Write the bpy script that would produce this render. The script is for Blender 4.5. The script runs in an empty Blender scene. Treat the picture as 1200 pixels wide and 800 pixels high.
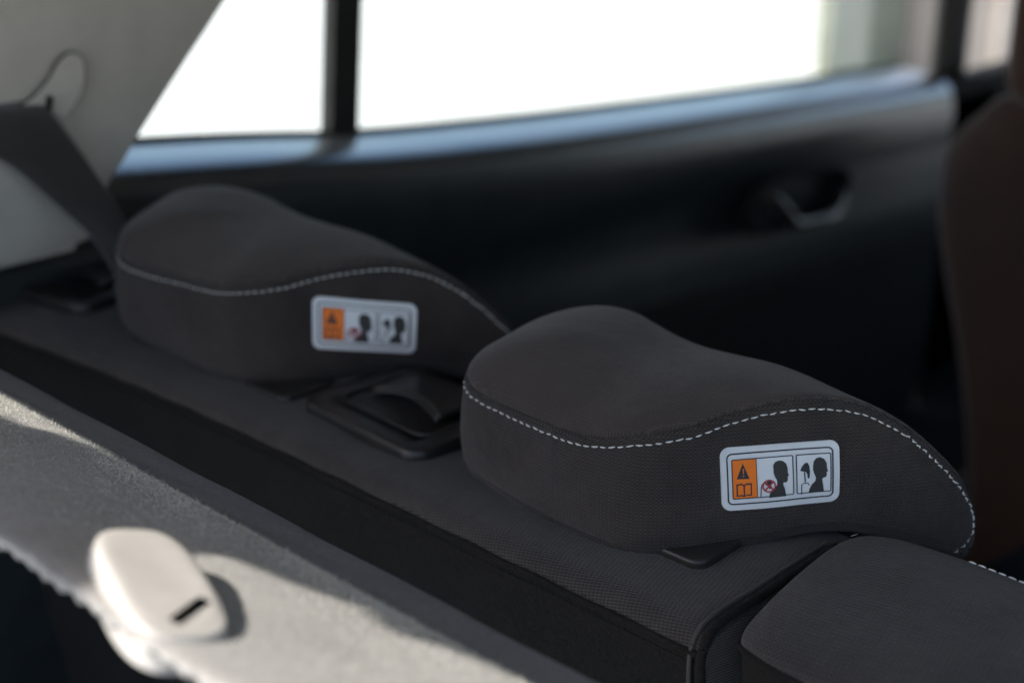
import bpy, bmesh, math, random
from mathutils import Vector, Matrix
random.seed(7)
S = bpy.context.scene
COL = S.collection
PI = math.pi

# ------------------------------------------------------------------ camera
# x = car forward, y = car left (away from the camera), z up; z = 0 is the top of the rear seat back
cam_d = bpy.data.cameras.new("camera")
cam = bpy.data.objects.new("camera", cam_d)
COL.objects.link(cam)
cam_d.sensor_width = 36.0
cam_d.lens = 50.01
cam_d.clip_start = 0.02
cam_d.clip_end = 400
cam.matrix_world = Matrix(((0.68560, 0.26447, -0.67828, 0.0),
                           (-0.72798, 0.24908, -0.63871, 0.0),
                           (0.0, 0.93168, 0.36329, 0.376),
                           (0, 0, 0, 1)))
cam_d.dof.use_dof = True
cam_d.dof.focus_distance = 0.722
cam_d.dof.aperture_fstop = 3.8
cam_d.dof.aperture_blades = 0
S.camera = cam

# ------------------------------------------------------------------ light
SUN_EL, SUN_AZ = math.radians(48), math.radians(34)      # azimuth from the rear of the car towards its left
SUN = Vector((-math.cos(SUN_EL) * math.cos(SUN_AZ), math.cos(SUN_EL) * math.sin(SUN_AZ), math.sin(SUN_EL)))
W = bpy.data.worlds.new("World")
S.world = W
W.use_nodes = True
wn = W.node_tree.nodes
sky = wn.new("ShaderNodeTexSky")
sky.sky_type = 'NISHITA'
sky.sun_disc = False
sky.sun_elevation = SUN_EL
sky.sun_rotation = math.atan2(SUN.x, SUN.y)
sky.air_density = 1.0
sky.dust_density = 2.0
bg = wn["Background"]
W.node_tree.links.new(sky.outputs[0], bg.inputs[0])
bg.inputs[1].default_value = 0.15
sd = bpy.data.lights.new("sun", 'SUN')
sd.energy = 3.4
sd.angle = math.radians(0.6)
sd.color = (1.0, 0.955, 0.89)
so = bpy.data.objects.new("sun", sd)
so.rotation_euler = (-SUN).to_track_quat('-Z', 'Y').to_euler()
COL.objects.link(so)
S.view_settings.view_transform = 'Standard'
S.view_settings.look = 'None'
S.view_settings.gamma = 1
S.view_settings.exposure = 1.25
S.cycles.use_denoising = True
S.cycles.max_bounces = 8
S.cycles.diffuse_bounces = 5
S.cycles.glossy_bounces = 4
S.cycles.transparent_max_bounces = 8
S.cycles.sample_clamp_indirect = 6
S.cycles.caustics_reflective = False
S.cycles.caustics_refractive = False

# ------------------------------------------------------------------ materials
class NT:
    def __init__(self, name):
        self.m = bpy.data.materials.new(name)
        self.m.use_nodes = True
        self.t = self.m.node_tree
        self.b = self.t.nodes["Principled BSDF"]
    def n(self, kind, **kw):
        x = self.t.nodes.new(kind)
        for k, v in kw.items():
            setattr(x, k, v)
        return x
    def l(self, a, b):
        self.t.links.new(a, b)
    def math(self, op, a, b=None):
        x = self.n("ShaderNodeMath", operation=op)
        for i, v in enumerate((a, b)):
            if v is None:
                continue
            if isinstance(v, (int, float)):
                x.inputs[i].default_value = v
            else:
                self.l(v, x.inputs[i])
        return x.outputs[0]
    def noise(self, scale, detail=4, rough=.55, coord=None):
        x = self.n("ShaderNodeTexNoise")
        x.inputs["Scale"].default_value = scale
        x.inputs["Detail"].default_value = detail
        x.inputs["Roughness"].default_value = rough
        if coord is not None:
            self.l(coord, x.inputs["Vector"])
        return x.outputs["Fac"]
    def ramp(self, f, a, b, lo=.3, hi=.7):
        x = self.n("ShaderNodeValToRGB")
        x.color_ramp.elements[0].color = (*a, 1)
        x.color_ramp.elements[1].color = (*b, 1)
        x.color_ramp.elements[0].position = lo
        x.color_ramp.elements[1].position = hi
        self.l(f, x.inputs[0])
        return x.outputs[0]
    def bump(self, h, strength, dist):
        x = self.n("ShaderNodeBump")
        x.inputs["Strength"].default_value = strength
        x.inputs["Distance"].default_value = dist
        self.l(h, x.inputs["Height"])
        self.l(x.outputs[0], self.b.inputs["Normal"])
    def obj(self):
        return self.n("ShaderNodeTexCoord").outputs["Object"]

def mat_weave(name, a, b, pu, pv, angle=0., depth=.00025, sheen=.25, twill=False):
    """woven seat cloth: UVs are in metres, pu / pv the thread pitch"""
    k = NT(name)
    uv = k.n("ShaderNodeTexCoord").outputs["UV"]
    mp = k.n("ShaderNodeMapping")
    mp.inputs["Rotation"].default_value = (0, 0, angle)
    # threads are never dead straight
    nz = k.n("ShaderNodeTexNoise"); nz.inputs["Scale"].default_value = 60
    k.l(uv, nz.inputs["Vector"])
    vm = k.n("ShaderNodeVectorMath", operation='SCALE'); vm.inputs["Scale"].default_value = .0006
    k.l(nz.outputs["Color"], vm.inputs[0])
    va = k.n("ShaderNodeVectorMath", operation='ADD')
    k.l(uv, va.inputs[0]); k.l(vm.outputs[0], va.inputs[1])
    k.l(va.outputs[0], mp.inputs[0])
    sp = k.n("ShaderNodeSeparateXYZ"); k.l(mp.outputs[0], sp.inputs[0])
    su = k.math('SINE', k.math('MULTIPLY', sp.outputs[0], 2 * PI / pu))
    sv = k.math('SINE', k.math('MULTIPLY', sp.outputs[1], 2 * PI / pv))
    if twill:
        h = k.math('ADD', k.math('MULTIPLY', sv, .8), k.math('MULTIPLY', su, .35))
    else:
        h = k.math('ADD', k.math('MULTIPLY', su, sv), k.math('MULTIPLY', sv, .35))
    fine = k.noise(1500, 3, .6, uv)
    hh = k.math('ADD', k.math('MULTIPLY', h, .5), k.math('MULTIPLY', fine, 1.1))
    big = k.noise(35, 3, .6, uv)
    f = k.math('ADD', k.math('MULTIPLY', hh, .40), k.math('MULTIPLY', big, .35))
    k.l(k.ramp(f, a, b, .18, .72), k.b.inputs["Base Color"])
    k.b.inputs["Roughness"].default_value = .88
    k.b.inputs["Specular IOR Level"].default_value = .3
    k.b.inputs["Sheen Weight"].default_value = sheen
    k.b.inputs["Sheen Roughness"].default_value = .45
    slow = k.noise(130, 3, .5, uv)
    k.bump(k.math('ADD', hh, k.math('MULTIPLY', slow, 2.2)), .8, depth)
    return k.m

def mat_felt(name, a, b, scale=900, depth=.0006, sheen=.2):
    k = NT(name)
    o = k.obj()
    f1 = k.noise(scale, 4, .7, o)
    f2 = k.noise(28, 4, .6, o)
    f3 = k.noise(260, 3, .6, o)
    f = k.math('ADD', k.math('ADD', k.math('MULTIPLY', f1, .58), k.math('MULTIPLY', f2, .16)), k.math('MULTIPLY', f3, .26))
    k.l(k.ramp(f, a, b, .36, .64), k.b.inputs["Base Color"])
    k.b.inputs["Roughness"].default_value = .95
    k.b.inputs["Specular IOR Level"].default_value = .15
    k.b.inputs["Sheen Weight"].default_value = sheen
    k.bump(k.math('ADD', f1, k.math('MULTIPLY', f3, .8)), .9, depth)
    return k.m

def mat_plastic(name, a, b, rough, grain=700, depth=.0002, spec=.5, strength=.5):
    k = NT(name)
    o = k.obj()
    f = k.noise(40, 4, .6, o)
    k.l(k.ramp(f, a, b), k.b.inputs["Base Color"])
    k.l(k.math('ADD', k.math('MULTIPLY', k.noise(15, 3, .6, o), .14), rough - .07), k.b.inputs["Roughness"])
    k.b.inputs["Specular IOR Level"].default_value = spec
    if depth:
        k.bump(k.noise(grain, 2, .5, o), strength, depth)
    return k.m

M = {}
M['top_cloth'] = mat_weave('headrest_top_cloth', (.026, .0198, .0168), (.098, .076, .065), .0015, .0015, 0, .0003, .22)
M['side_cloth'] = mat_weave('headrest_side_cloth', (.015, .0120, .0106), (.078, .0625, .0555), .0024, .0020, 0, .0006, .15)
M['seat_cloth'] = mat_weave('seat_top_cloth', (.015, .0130, .0127), (.080, .0705, .069), .0024, .0016, math.radians(14), .0006, .2, True)
M['bolster_cloth'] = mat_weave('seat_bolster_cloth', (.016, .0140, .0137), (.082, .074, .073), .0026, .0026, math.radians(8), .0009, .2)
M['dark_felt'] = mat_felt('dark_felt', (.005, .005, .005), (.020, .019, .0185), 600, .0009, .03)
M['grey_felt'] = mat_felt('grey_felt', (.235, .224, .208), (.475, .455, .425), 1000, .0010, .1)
M['shaded_felt'] = mat_felt('shaded_felt', (.075, .075, .08), (.15, .15, .155), 900, .0006, .1)  # darker copy of the grey felt: the flange's shade is in the colour
M['fibre'] = mat_felt('felt_fibre', (.58, .56, .48), (.80, .78, .70), 400, .0001, .1)
M['thread'] = mat_plastic('stitch_thread', (.66, .65, .62), (.84, .83, .80), .7, 2500, .0001, .2)
M['dark_thread'] = mat_plastic('dark_thread', (.010, .010, .011), (.018, .018, .02), .8, 2500, .0001, .2)
M['black_plastic'] = mat_plastic('black_plastic', (.020, .019, .0185), (.032, .030, .029), .36, 900, .00012, .5)
M['door_plastic'] = mat_plastic('door_plastic', (.022, .027, .029), (.034, .041, .043), .42, 500, .00025, .45)
kd = M['door_plastic'].node_tree.nodes['Principled BSDF']
kd.inputs['Coat Weight'].default_value = .45; kd.inputs['Coat Roughness'].default_value = .34
M['sill_plastic'] = mat_plastic('sill_plastic', (.020, .022, .024), (.028, .031, .033), .30, 500, .0001, .9)
kk = M['sill_plastic'].node_tree.nodes['Principled BSDF']
kk.inputs['Coat Weight'].default_value = 1.0; kk.inputs['Coat Roughness'].default_value = .28; kk.inputs['Coat IOR'].default_value = 1.65
M['insert_cloth'] = mat_plastic('door_insert', (.008, .008, .008), (.014, .014, .014), .8, 700, .0003, .2)
M['metal'] = mat_plastic('satin_metal', (.30, .29, .28), (.4, .39, .38), .35, 700, 0, .6)
M['metal'].node_tree.nodes["Principled BSDF"].inputs["Metallic"].default_value = 1
M['grey_trim'] = mat_plastic('grey_trim', (.54, .50, .445), (.60, .555, .495), .6, 600, .0002, .4)
M['cream_trim'] = mat_plastic('cream_trim', (.78, .72, .62), (.86, .80, .70), .6, 600, .0002, .3)
M['belt'] = mat_weave('belt_webbing', (.026, .023, .020), (.056, .050, .044), .0018, .0024, 0, .0002, .5)
M['brown_belt'] = mat_weave('brown_belt_webbing', (.020, .013, .008), (.05, .035, .02), .0018, .0024, 0, .0002, .1)
M['clip'] = mat_plastic('white_clip_plastic', (.36, .335, .305), (.44, .415, .38), .45, 500, .0001, .4)
M['brown_cloth'] = mat_weave('front_seat_cloth', (.036, .018, .0125), (.072, .037, .027), .002, .002, 0, .0002, .2)
M['roof_cloth'] = mat_felt('roof_cloth', (.30, .29, .27), (.38, .37, .35), 300, .0003, .0)
M['black_carpet'] = mat_felt('black_carpet', (.007, .007, .007), (.014, .014, .014), 400, .001, .0)
M['concrete'] = mat_felt('concrete', (.52, .51, .48), (.62, .61, .58), 3, .004, .0)
M['green_wall'] = mat_felt('grey_green_wall', (.22, .225, .175), (.32, .32, .255), 4, .004, .0)
M['pier_plaster'] = mat_felt('pier_plaster', (.36, .315, .27), (.46, .405, .35), 6, .004, .0)
M['rubber'] = mat_plastic('rubber_seal', (.008, .008, .007), (.014, .013, .012), .6, 500, .0001, .3)
M['paint'] = mat_plastic('body_paint', (.5, .5, .5), (.55, .55, .55), .3, 500, 0, .5)
def flat(name, c, r=.45):
    return mat_plastic(name, tuple(x * .93 for x in c), tuple(min(1, x * 1.05) for x in c), r, 1500, .00003, .4)
M['lab_base'] = flat('label_base', (.72, .74, .75), .38)
M['lab_panel'] = flat('label_panel', (.76, .78, .79), .42)
M['lab_ink'] = flat('label_ink', (.035, .042, .052), .5)
M['lab_head'] = flat('label_head_ink', (.045, .045, .043), .5)
M['lab_orange'] = flat('label_orange', (.95, .22, .025), .5)
M['lab_red'] = flat('label_red', (.40, .05, .06), .5)
gk = NT('window_glass')
tr = gk.n("ShaderNodeBsdfTransparent"); tr.inputs[0].default_value = (.93, .96, .945, 1)
gl = gk.n("ShaderNodeBsdfGlossy"); gl.inputs["Roughness"].default_value = .02
lw = gk.n("ShaderNodeLayerWeight"); lw.inputs[0].default_value = .5
fac = gk.math('ADD', gk.math('MULTIPLY', gk.math('POWER', lw.outputs["Facing"], 4), .5), .04)
mx = gk.n("ShaderNodeMixShader")
gk.l(fac, mx.inputs[0]); gk.l(tr.outputs[0], mx.inputs[1]); gk.l(gl.outputs[0], mx.inputs[2])
gk.l(mx.outputs[0], gk.t.nodes["Material Output"].inputs[0])
M['glass'] = gk.m

# ------------------------------------------------------------------ builders
def link(name, me, mat, parent=None, smooth=True):
    o = bpy.data.objects.new(name, me)
    COL.objects.link(o)
    if mat:
        me.materials.append(mat)
    if smooth:
        for p in me.polygons:
            p.use_smooth = True
    if parent:
        o.parent = parent
    return o

def raw(name, V, F, mat, parent=None, smooth=True, uvs=None):
    me = bpy.data.meshes.new(name)
    me.from_pydata([tuple(v) for v in V], [], F)
    if uvs is not None:
        ul = me.uv_layers.new(name="UVMap")
        for lp in me.loops:
            ul.data[lp.index].uv = uvs[lp.vertex_index]
    me.validate()
    return link(name, me, mat, parent, smooth)

def thing(name, label, cat, loc=(0, 0, 0), rz=0, group=None):
    o = bpy.data.objects.new(name, None)
    o.empty_display_size = .05
    o.location = loc
    o.rotation_euler = (0, 0, rz)
    COL.objects.link(o)
    o["label"] = label
    o["category"] = cat
    if group:
        o["group"] = group
    return o

def struct(o):
    o["kind"] = "structure"
    return o

def grid(nu, nv, f, closed_u=False):
    V = [f(i, j) for j in range(nv) for i in range(nu)]
    F = []
    for j in range(nv - 1):
        for i in range(nu if closed_u else nu - 1):
            a = j * nu + i
            b = j * nu + (i + 1) % nu
            F.append((a, b, b + nu, a + nu))
    return V, F

def rbox(name, size, loc, mat, parent=None, bev=.004, seg=3, rot=None):
    bm = bmesh.new()
    bmesh.ops.create_cube(bm, size=1)
    bmesh.ops.scale(bm, vec=size, verts=bm.verts)
    if bev:
        bmesh.ops.bevel(bm, geom=list(bm.edges), offset=bev, segments=seg, profile=.5, affect='EDGES')
    me = bpy.data.meshes.new(name)
    bm.to_mesh(me); bm.free()
    o = link(name, me, mat, parent)
    o.location = loc
    if rot:
        o.rotation_euler = rot
    return o

def tube(name, pts, r, mat, parent=None, seg=8, closed=False, joined=None):
    """a round bar along pts; joined = (V, F) lists to append to instead of making an object"""
    V, F = joined if joined else ([], [])
    base = len(V)
    n = len(pts)
    P = [Vector(p) for p in pts]
    for i, p in enumerate(P):
        if closed:
            t = P[(i + 1) % n] - P[i - 1]
        else:
            t = P[min(i + 1, n - 1)] - P[max(i - 1, 0)]
        t.normalize()
        up = Vector((0, 0, 1)) if abs(t.z) < .9 else Vector((1, 0, 0))
        a = t.cross(up).normalized(); b = a.cross(t)
        rr = r[i] if isinstance(r, (list, tuple)) else r
        for k in range(seg):
            th = 2 * PI * k / seg
            V.append(p + a * math.cos(th) * rr + b * math.sin(th) * rr)
    for i in range(n if closed else n - 1):
        for k in range(seg):
            a0 = base + i * seg + k; a1 = base + i * seg + (k + 1) % seg
            b0 = base + ((i + 1) % n) * seg + k; b1 = base + ((i + 1) % n) * seg + (k + 1) % seg
            F.append((a0, a1, b1, b0))
    if not closed:
        F.append(tuple(base + k for k in range(seg))[::-1])
        F.append(tuple(base + (n - 1) * seg + k for k in range(seg)))
    if joined is None:
        return raw(name, V, F, mat, parent)

def interp(tab, x):
    if x <= tab[0][0]:
        return tab[0][1]
    for i in range(len(tab) - 1):
        x0, y0 = tab[i]; x1, y1 = tab[i + 1]
        if x <= x1:
            # catmull through the table
            m0 = (y1 - tab[max(i - 1, 0)][1]) / (x1 - tab[max(i - 1, 0)][0])
            k = min(i + 2, len(tab) - 1)
            m1 = (tab[k][1] - y0) / (tab[k][0] - x0)
            t = (x - x0) / (x1 - x0); h = x1 - x0
            return (2*t**3-3*t*t+1)*y0 + (t**3-2*t*t+t)*h*m0 + (-2*t**3+3*t*t)*y1 + (t**3-t*t)*h*m1
    return tab[-1][1]

def spline(P, M_=8, closed=False):
    n = len(P); out = []
    rng = range(n) if closed else range(n - 1)
    for i in rng:
        g = (lambda k: P[k % n]) if closed else (lambda k: P[min(max(k, 0), n - 1)])
        p0, p1, p2, p3 = g(i - 1), g(i), g(i + 1), g(i + 2)
        for j in range(M_):
            t = j / M_
            out.append(tuple(.5*(2*b+(c-a)*t+(2*a-5*b+4*c-d)*t*t+(3*b-a-3*c+d)*t**3) for a, b, c, d in zip(p0, p1, p2, p3)))
    if not closed:
        out.append(tuple(P[-1]))
    return out

def sheet(name, outline, y0, y1, mat, parent=None, smooth=False):
    """a plate: polygon outline in x-z, from y0 to y1"""
    n = len(outline)
    V = [(x, y0, z) for x, z in outline] + [(x, y1, z) for x, z in outline]
    F = [tuple(range(n)), tuple(range(2 * n - 1, n - 1, -1))]
    F += [(i, i + n, (i + 1) % n + n, (i + 1) % n) for i in range(n)]
    o = raw(name, V, F, mat, parent, smooth)
    return o

# ------------------------------------------------------------------ the setting
bm = bmesh.new(); bmesh.ops.create_grid(bm, x_segments=8, y_segments=8, size=150)
me = bpy.data.meshes.new('ground'); bm.to_mesh(me); bm.free()
g = struct(link('ground', me, M['concrete'])); g.location = (0, 0, -.98)

roof = struct(rbox('roof_lining', (3.1, 1.62, .03), (.026 + 1.55, .385, .487), M['roof_cloth'], None, .006))
floor = struct(rbox('cabin_floor', (2.6, 1.36, .03), (1.98, .35, -.62), M['black_carpet'], None, .005))
boot = struct(rbox('boot_floor', (1.2, 1.36, .03), (.06, .35, -.42), M['black_carpet'], None, .005))
side = struct(rbox('side_trim', (3.6, .04, .66), (1.3, -.32, -.32), M['door_plastic'], None, .01))
struct(rbox('side_light_blocker', (2.2, .04, .46), (2.0, -.30, .24), M['door_plastic'], None, .01))  # unseen wall added to keep side light off the front seat and door
struct(rbox('quarter_panel', (1.05, .03, 1.40), (-.09, 1.15, -.24), M['paint'], None, .01))
struct(rbox('quarter_panel', (.26, .03, 1.02), (.56, 1.15, -.45), M['paint'], None, .01))
struct(rbox('dashboard', (.25, 1.44, .30), (3.1, .38, -.46), M['door_plastic'], None, .06, 4))
lside = struct(rbox('wheel_arch_trim', (1.25, .04, .56), (.05, 1.02, -.25), M['door_plastic'], None, .015))

# ------------------------------------------------------------------ rear seat backs
def seat_profile():
    # rear seam -> over the top -> front, (x, z)
    return spline([(.4815, -.0085), (.4840, -.0030), (.4905, .0012), (.5050, .0022), (.5400, .0005), (.5850, .0), (.6180, -.004),
                   (.640, -.016), (.652, -.045), (.662, -.12), (.70, -.30), (.72, -.46)], 8)

def rear_x(y):   # the rear edge is not quite straight
    return interp([(.30, .0), (.45, .0006), (.67, .001), (.80, -.003), (.96, -.016), (1.06, -.026)], y)

Y0, Y1 = .3275, 1.035
seat = thing('rear_seat_back', 'wide charcoal cloth rear seat back carrying both headrests, dark felt behind', 'seat back', (.55, .67, -.46))
SO = Vector((-.55, -.67, .46))
pr = seat_profile(); L = [0]
for i in range(1, len(pr)):
    L.append(L[-1] + math.dist(pr[i], pr[i - 1]))
ys = [Y0 + (Y1 - Y0) * j / 90 for j in range(91)]
def wob(x, y):
    return .0007 * math.sin(31 * y + 9 * x) + .0005 * math.sin(73 * y - 40 * x)
def seat_pt(i, y, pr=pr):
    x, z = pr[i]
    e = max(0, 1 - (y - Y0) / .012)
    k = max(0, min(1, (.60 - x) / .1))
    return Vector((x + rear_x(y) * k, y, z + (wob(x, y) if 2 < i else 0) - .004 * e * e)) + SO
V, F = grid(len(pr), len(ys), lambda i, j: seat_pt(i, ys[j]))
uv = [(ys[j], L[i]) for j in range(len(ys)) for i in range(len(pr))]
raw('top_cover', V, F, M['seat_cloth'], seat, True, uv)
# end cap towards the neighbouring section
bot = [(.60, -.46), (.52, -.46), (.483, -.03)]
capV = [seat_pt(i, Y0) for i in range(len(pr))] + [Vector((x, Y0 + .001, z)) + SO for x, z in bot]
raw('end_cover', capV, [tuple(range(len(capV)))], M['seat_cloth'], seat, False, [(v.x, v.z) for v in capV])
# felt rear panel
rp = spline([(.4818, -.0098), (.4822, -.0150), (.4832, -.026), (.486, -.06), (.492, -.12), (.51, -.28), (.53, -.45)], 6)
V, F = grid(len(rp), len(ys), lambda i, j: Vector((rp[i][0] + rear_x(ys[j]) + .0008 * math.sin(50 * ys[j] + 30 * rp[i][1]), ys[j], rp[i][1])) + SO)
raw('rear_panel', V, F, M['dark_felt'], seat)
# folded seam along the rear edge, with a second line of dark stitching under it
pts = [Vector((.4806 + rear_x(y) + .0003 * math.sin(160 * y), y, -.0095 + .0004 * math.sin(120 * y))) + SO for y in ys]
tube('rear_welt', pts, .0016, M['dark_felt'], seat, 8)
SV, SF = [], []
y = Y0 + .004
while y < Y1:
    p = Vector((.4812 + rear_x(y), y, -.0155)) + SO
    tube('', [p, p + Vector((0, .0026, .0001))], .0004, None, None, 5, False, (SV, SF))
    y += .004
o = raw('seam_stitching', SV, SF, M['dark_thread'], seat); o["kind"] = "stuff"
# piping that closes the end of the section, running over the top and down the back
for off, r, nm in ((.0015, .0024, 'end_piping'), (.0080, .0011, 'end_piping')):
    path = [(.530, .0026), (.515, .0032), (.505, .0034), (.494, .0028), (.486, .0000), (.4815, -.006), (.4800, -.014), (.4808, -.03), (.484, -.06), (.490, -.12), (.508, -.28)]
    path = [(.60, .001), (.56, .002)] + path
    pts = [Vector((x + rear_x(Y0), Y0 + off, z)) + SO for x, z in spline(path, 6)]
    tube(nm, pts, r, M['dark_felt'] if r > .002 else M['seat_cloth'], seat, 10)

# plastic guides where the headrest posts enter
def rrect(w, h, r, n=6):
    out = []
    for cx, cy, a0 in ((w/2-r, h/2-r, 0), (-w/2+r, h/2-r, 90), (-w/2+r, -h/2+r, 180), (w/2-r, -h/2+r, 270)):
        for k in range(n + 1):
            a = math.radians(a0 + 90 * k / n)
            out.append((cx + r * math.cos(a), cy + r * math.sin(a)))
    return out
def plate(name, w, h, r, zt, loc, mat, parent, bev=.002, rz=0):
    """a low rounded plate with a soft top edge"""
    V, F = [], []
    levels = [(0, 0), (0, zt - bev), (bev * .3, zt - bev * .3), (bev, zt)]
    for ins, z in levels:
        for x, y in rrect(w - 2 * ins, h - 2 * ins, max(.0005, r - ins)):
            V.append((x, y, z))
    n = len(V) // len(levels)
    for j in range(len(levels) - 1):
        for i in range(n):
            F.append((j*n+i, j*n+(i+1) % n, (j+1)*n+(i+1) % n, (j+1)*n+i))
    F.append(tuple((len(levels)-1)*n + i for i in range(n)))
    o = raw(name, V, F, mat, parent)
    o.location = loc
    o.rotation_euler = (0, 0, rz)
    return o
for (px, py) in ((.553, .391), (.560, .513), (.538, .714), (.537, .850)):
    gp = plate('headrest_guide', .046, .048, .008, .0052, Vector((px, py, 0)) + SO, M['black_plastic'], seat, .0022)
    plate('guide_collar', .020, .024, .009, .004, (.020, 0, .0048), M['black_plastic'], gp, .002)

# belt guide / release lever let into the top of the seat
def frame_ring(name, w, h, r, wid, zt, loc, mat, parent, rz=0):
    """rounded frame, open in the middle"""
    V, F = [], []
    lv = [(0, 0), (0, zt * .6), (.0012, zt * .93), (.0028, zt), (wid - .0015, zt * .96), (wid, zt * .8), (wid + .002, zt * .62)]
    for ins, z in lv:
        for x, y in rrect(w - 2*ins, h - 2*ins, max(.001, r - ins)):
            V.append((x, y, z))
    n = len(V) // len(lv)
    for j in range(len(lv) - 1):
        for i in range(n):
            F.append((j*n+i, j*n+(i+1) % n, (j+1)*n+(i+1) % n, (j+1)*n+i))
    F.append(tuple((len(lv)-1)*n + i for i in range(n)))
    o = raw(name, V, F, mat, parent); o.location = loc; o.rotation_euler = (0, 0, rz)
    return o
bz = frame_ring('belt_guide', .094, .118, .014, .016, .0085, Vector((.5615, .618, 0)) + SO, M['black_plastic'], seat, math.radians(-3))
# inner rim and the arched flap over the slot
ri = [(x, y) for x, y in rrect(.058, .086, .010)]
tube('inner_rim', [(x + .004, y, .0072) for x, y in ri], .0014, M['black_plastic'], bz, 8, True)
def flap(i, j, nu=18, nv=10):
    u = i / (nu - 1); v = j / (nv - 1)
    y = -.034 + .066 * u
    x = .000 + .040 * v + .006 * math.cos(PI * (u - .5)) * (1 - v) - .006
    z = .0078 + (.0060 * math.sin(PI * min(1, u * .93 + .06)) ** .7) * (1 - .55 * v) 
    return (x, y, z)
V, F = grid(18, 10, flap)
fo = raw('release_flap', V, F, M['black_plastic'], bz)
md = fo.modifiers.new('solid', 'SOLIDIFY'); md.thickness = .0035; md.offset = -1
tube('flap_edge', [flap(i, 0) for i in range(18)], .0019, M['black_plastic'], bz, 8)
bz2 = frame_ring('belt_guide', .088, .098, .016, .018, .010, Vector((.548, .985, 0)) + SO, M['black_plastic'], seat, math.radians(8))
V, F = grid(18, 10, lambda i, j: (flap(i, j)[0] * .9, flap(i, j)[1] * .8, flap(i, j)[2]))
fo = raw('release_flap', V, F, M['black_plastic'], bz2)
md = fo.modifiers.new('solid', 'SOLIDIFY'); md.thickness = .0035; md.offset = -1

# the narrower section at lower right
seat2 = thing('rear_seat_back', 'rounded shoulder of the neighbouring rear seat back at lower right with crest stitching', 'seat back', (.56, .17, -.46))
SO2 = Vector((-.56, -.17, .46))
pr2 = spline([(.4820, .0030), (.4826, .0066), (.4862, .0102), (.4960, .0132), (.515, .0165), (.545, .0200), (.575, .0216), (.600, .0180), (.620, .0060),
              (.636, -.016), (.650, -.055), (.664, -.12), (.70, -.30), (.72, -.45)], 8)
L2 = [0]
for i in range(1, len(pr2)):
    L2.append(L2[-1] + math.dist(pr2[i], pr2[i - 1]))
YE = .3240
def shrink(y):
    t = YE - y; r = .024
    return r - math.sqrt(max(0, r * r - max(0, r - t) ** 2)) if t < r else 0
ys2 = [YE - .042 * (1 - math.cos(PI / 2 * k / 30)) for k in range(31)] + [YE - .042 - .36 * k / 40 for k in range(1, 41)]
def p2(x, z, y):
    # the end is rounded in plan at its rear corner and rolls over a little at the top
    t = YE - y
    a = max(0, .040 - t); dx = .040 - math.sqrt(max(0, .040 ** 2 - a * a))
    b = max(0, .032 - t); dz = (.032 - math.sqrt(max(0, .032 ** 2 - b * b))) * .50
    k = max(0, 1 - (x - .482) / .14) if x < .622 else 0
    kz = max(0, min(1, (z + .03) / .03))
    dome = .0035 * math.exp(-((y - .235) / .07) ** 2) * kz * min(1, max(0, (x - .482) / .05))
    return Vector((x + dx * k * .8, y, z - dz * kz + dome - .002 * kz + wob(x, y) * .6)) + SO2
V, F = grid(len(pr2), len(ys2), lambda i, j: p2(*pr2[i], ys2[j]))
V += [Vector((x, YE + .0005, z)) + SO2 for x, z in [(.575, -.10)]]
cap = len(V) - 1
for i in range(len(pr2) - 1):
    F.append((i + 1, i, cap))
uv = [(y, L2[i]) for y in ys2 for i in range(len(pr2))] + [(YE, 0)]
raw('top_cover', V, F, M['bolster_cloth'], seat2, True, uv)
rp2 = spline([(.4830, .0018), (.4838, -.008), (.486, -.03), (.490, -.06), (.496, -.12), (.51, -.28), (.53, -.45)], 5)
V, F = grid(len(rp2), len(ys2), lambda i, j: p2(rp2[i][0], rp2[i][1], ys2[j]) + Vector((.0006 * math.sin(60 * ys2[j]), 0, 0)))
raw('rear_panel', V, F, M['dark_felt'], seat2)
pts = [p2(.4812, .0026, y) for y in ys2]
tube('rear_welt', pts, .0014, M['dark_felt'], seat2, 8)
SV, SF = [], []
y = .258
while y > -.05:
    a = p2(.604, .0165, y) + Vector((0, 0, .0006)); b = p2(.604, .0165, y - .0037) + Vector((0, 0, .0006))
    tube('', [a, (a + b) / 2 + Vector((0, 0, .0001)), b], [.0003, .00045, .0003], None, None, 6, False, (SV, SF))
    y -= .0052
o = raw('crest_stitching', SV, SF, M['thread'], seat2); o["kind"] = "stuff"

def lint(parent, off, p, dirs, ln=.006, r=.00013):
    p = Vector(p) + off; q = [p + Vector(d) * ln for d in dirs]
    tube('lint_fibre', [tuple(x) for x in spline([tuple(p)] + [tuple(x) for x in q], 4)], r, M['fibre'], parent, 5)
lint(seat2, SO2, (.590, .316, .0165), [(.3, -.3, .15), (.8, -.35, .1)], .005)
lint(seat2, SO2, (.4845, .270, -.012), [(-.05, -.1, -.5), (-.08, -.4, -1)], .010)

# ------------------------------------------------------------------ headrests
HB = [(-.0125, .02, .0590, -.0035), (-.0115, -.012, .0610, -.0050), (-.0055, -.038, .0675, -.0065), (.012, -.0575, .0725, -.0070),
      (.030, -.0690, .0775, -.0055), (.050, -.0845, .0822, -.0015), (.069, -.0985, .0825, .0015), (.088, -.1130, .0770, .0), (.107, -.1275, .0635, -.006),
      (.124, -.1405, .0445, -.013), (.137, -.1500, .0260, -.020), (.1445, -.1535, .0090, -.0235), (.1485, -.1500, -.004, -.0245),
      (.1510, -.1350, -.0105, -.0250), (.1520, -.090, -.0120, -.025), (.1520, -.040, -.0120, -.025), (.1520, 0, -.0120, -.025)]

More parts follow.
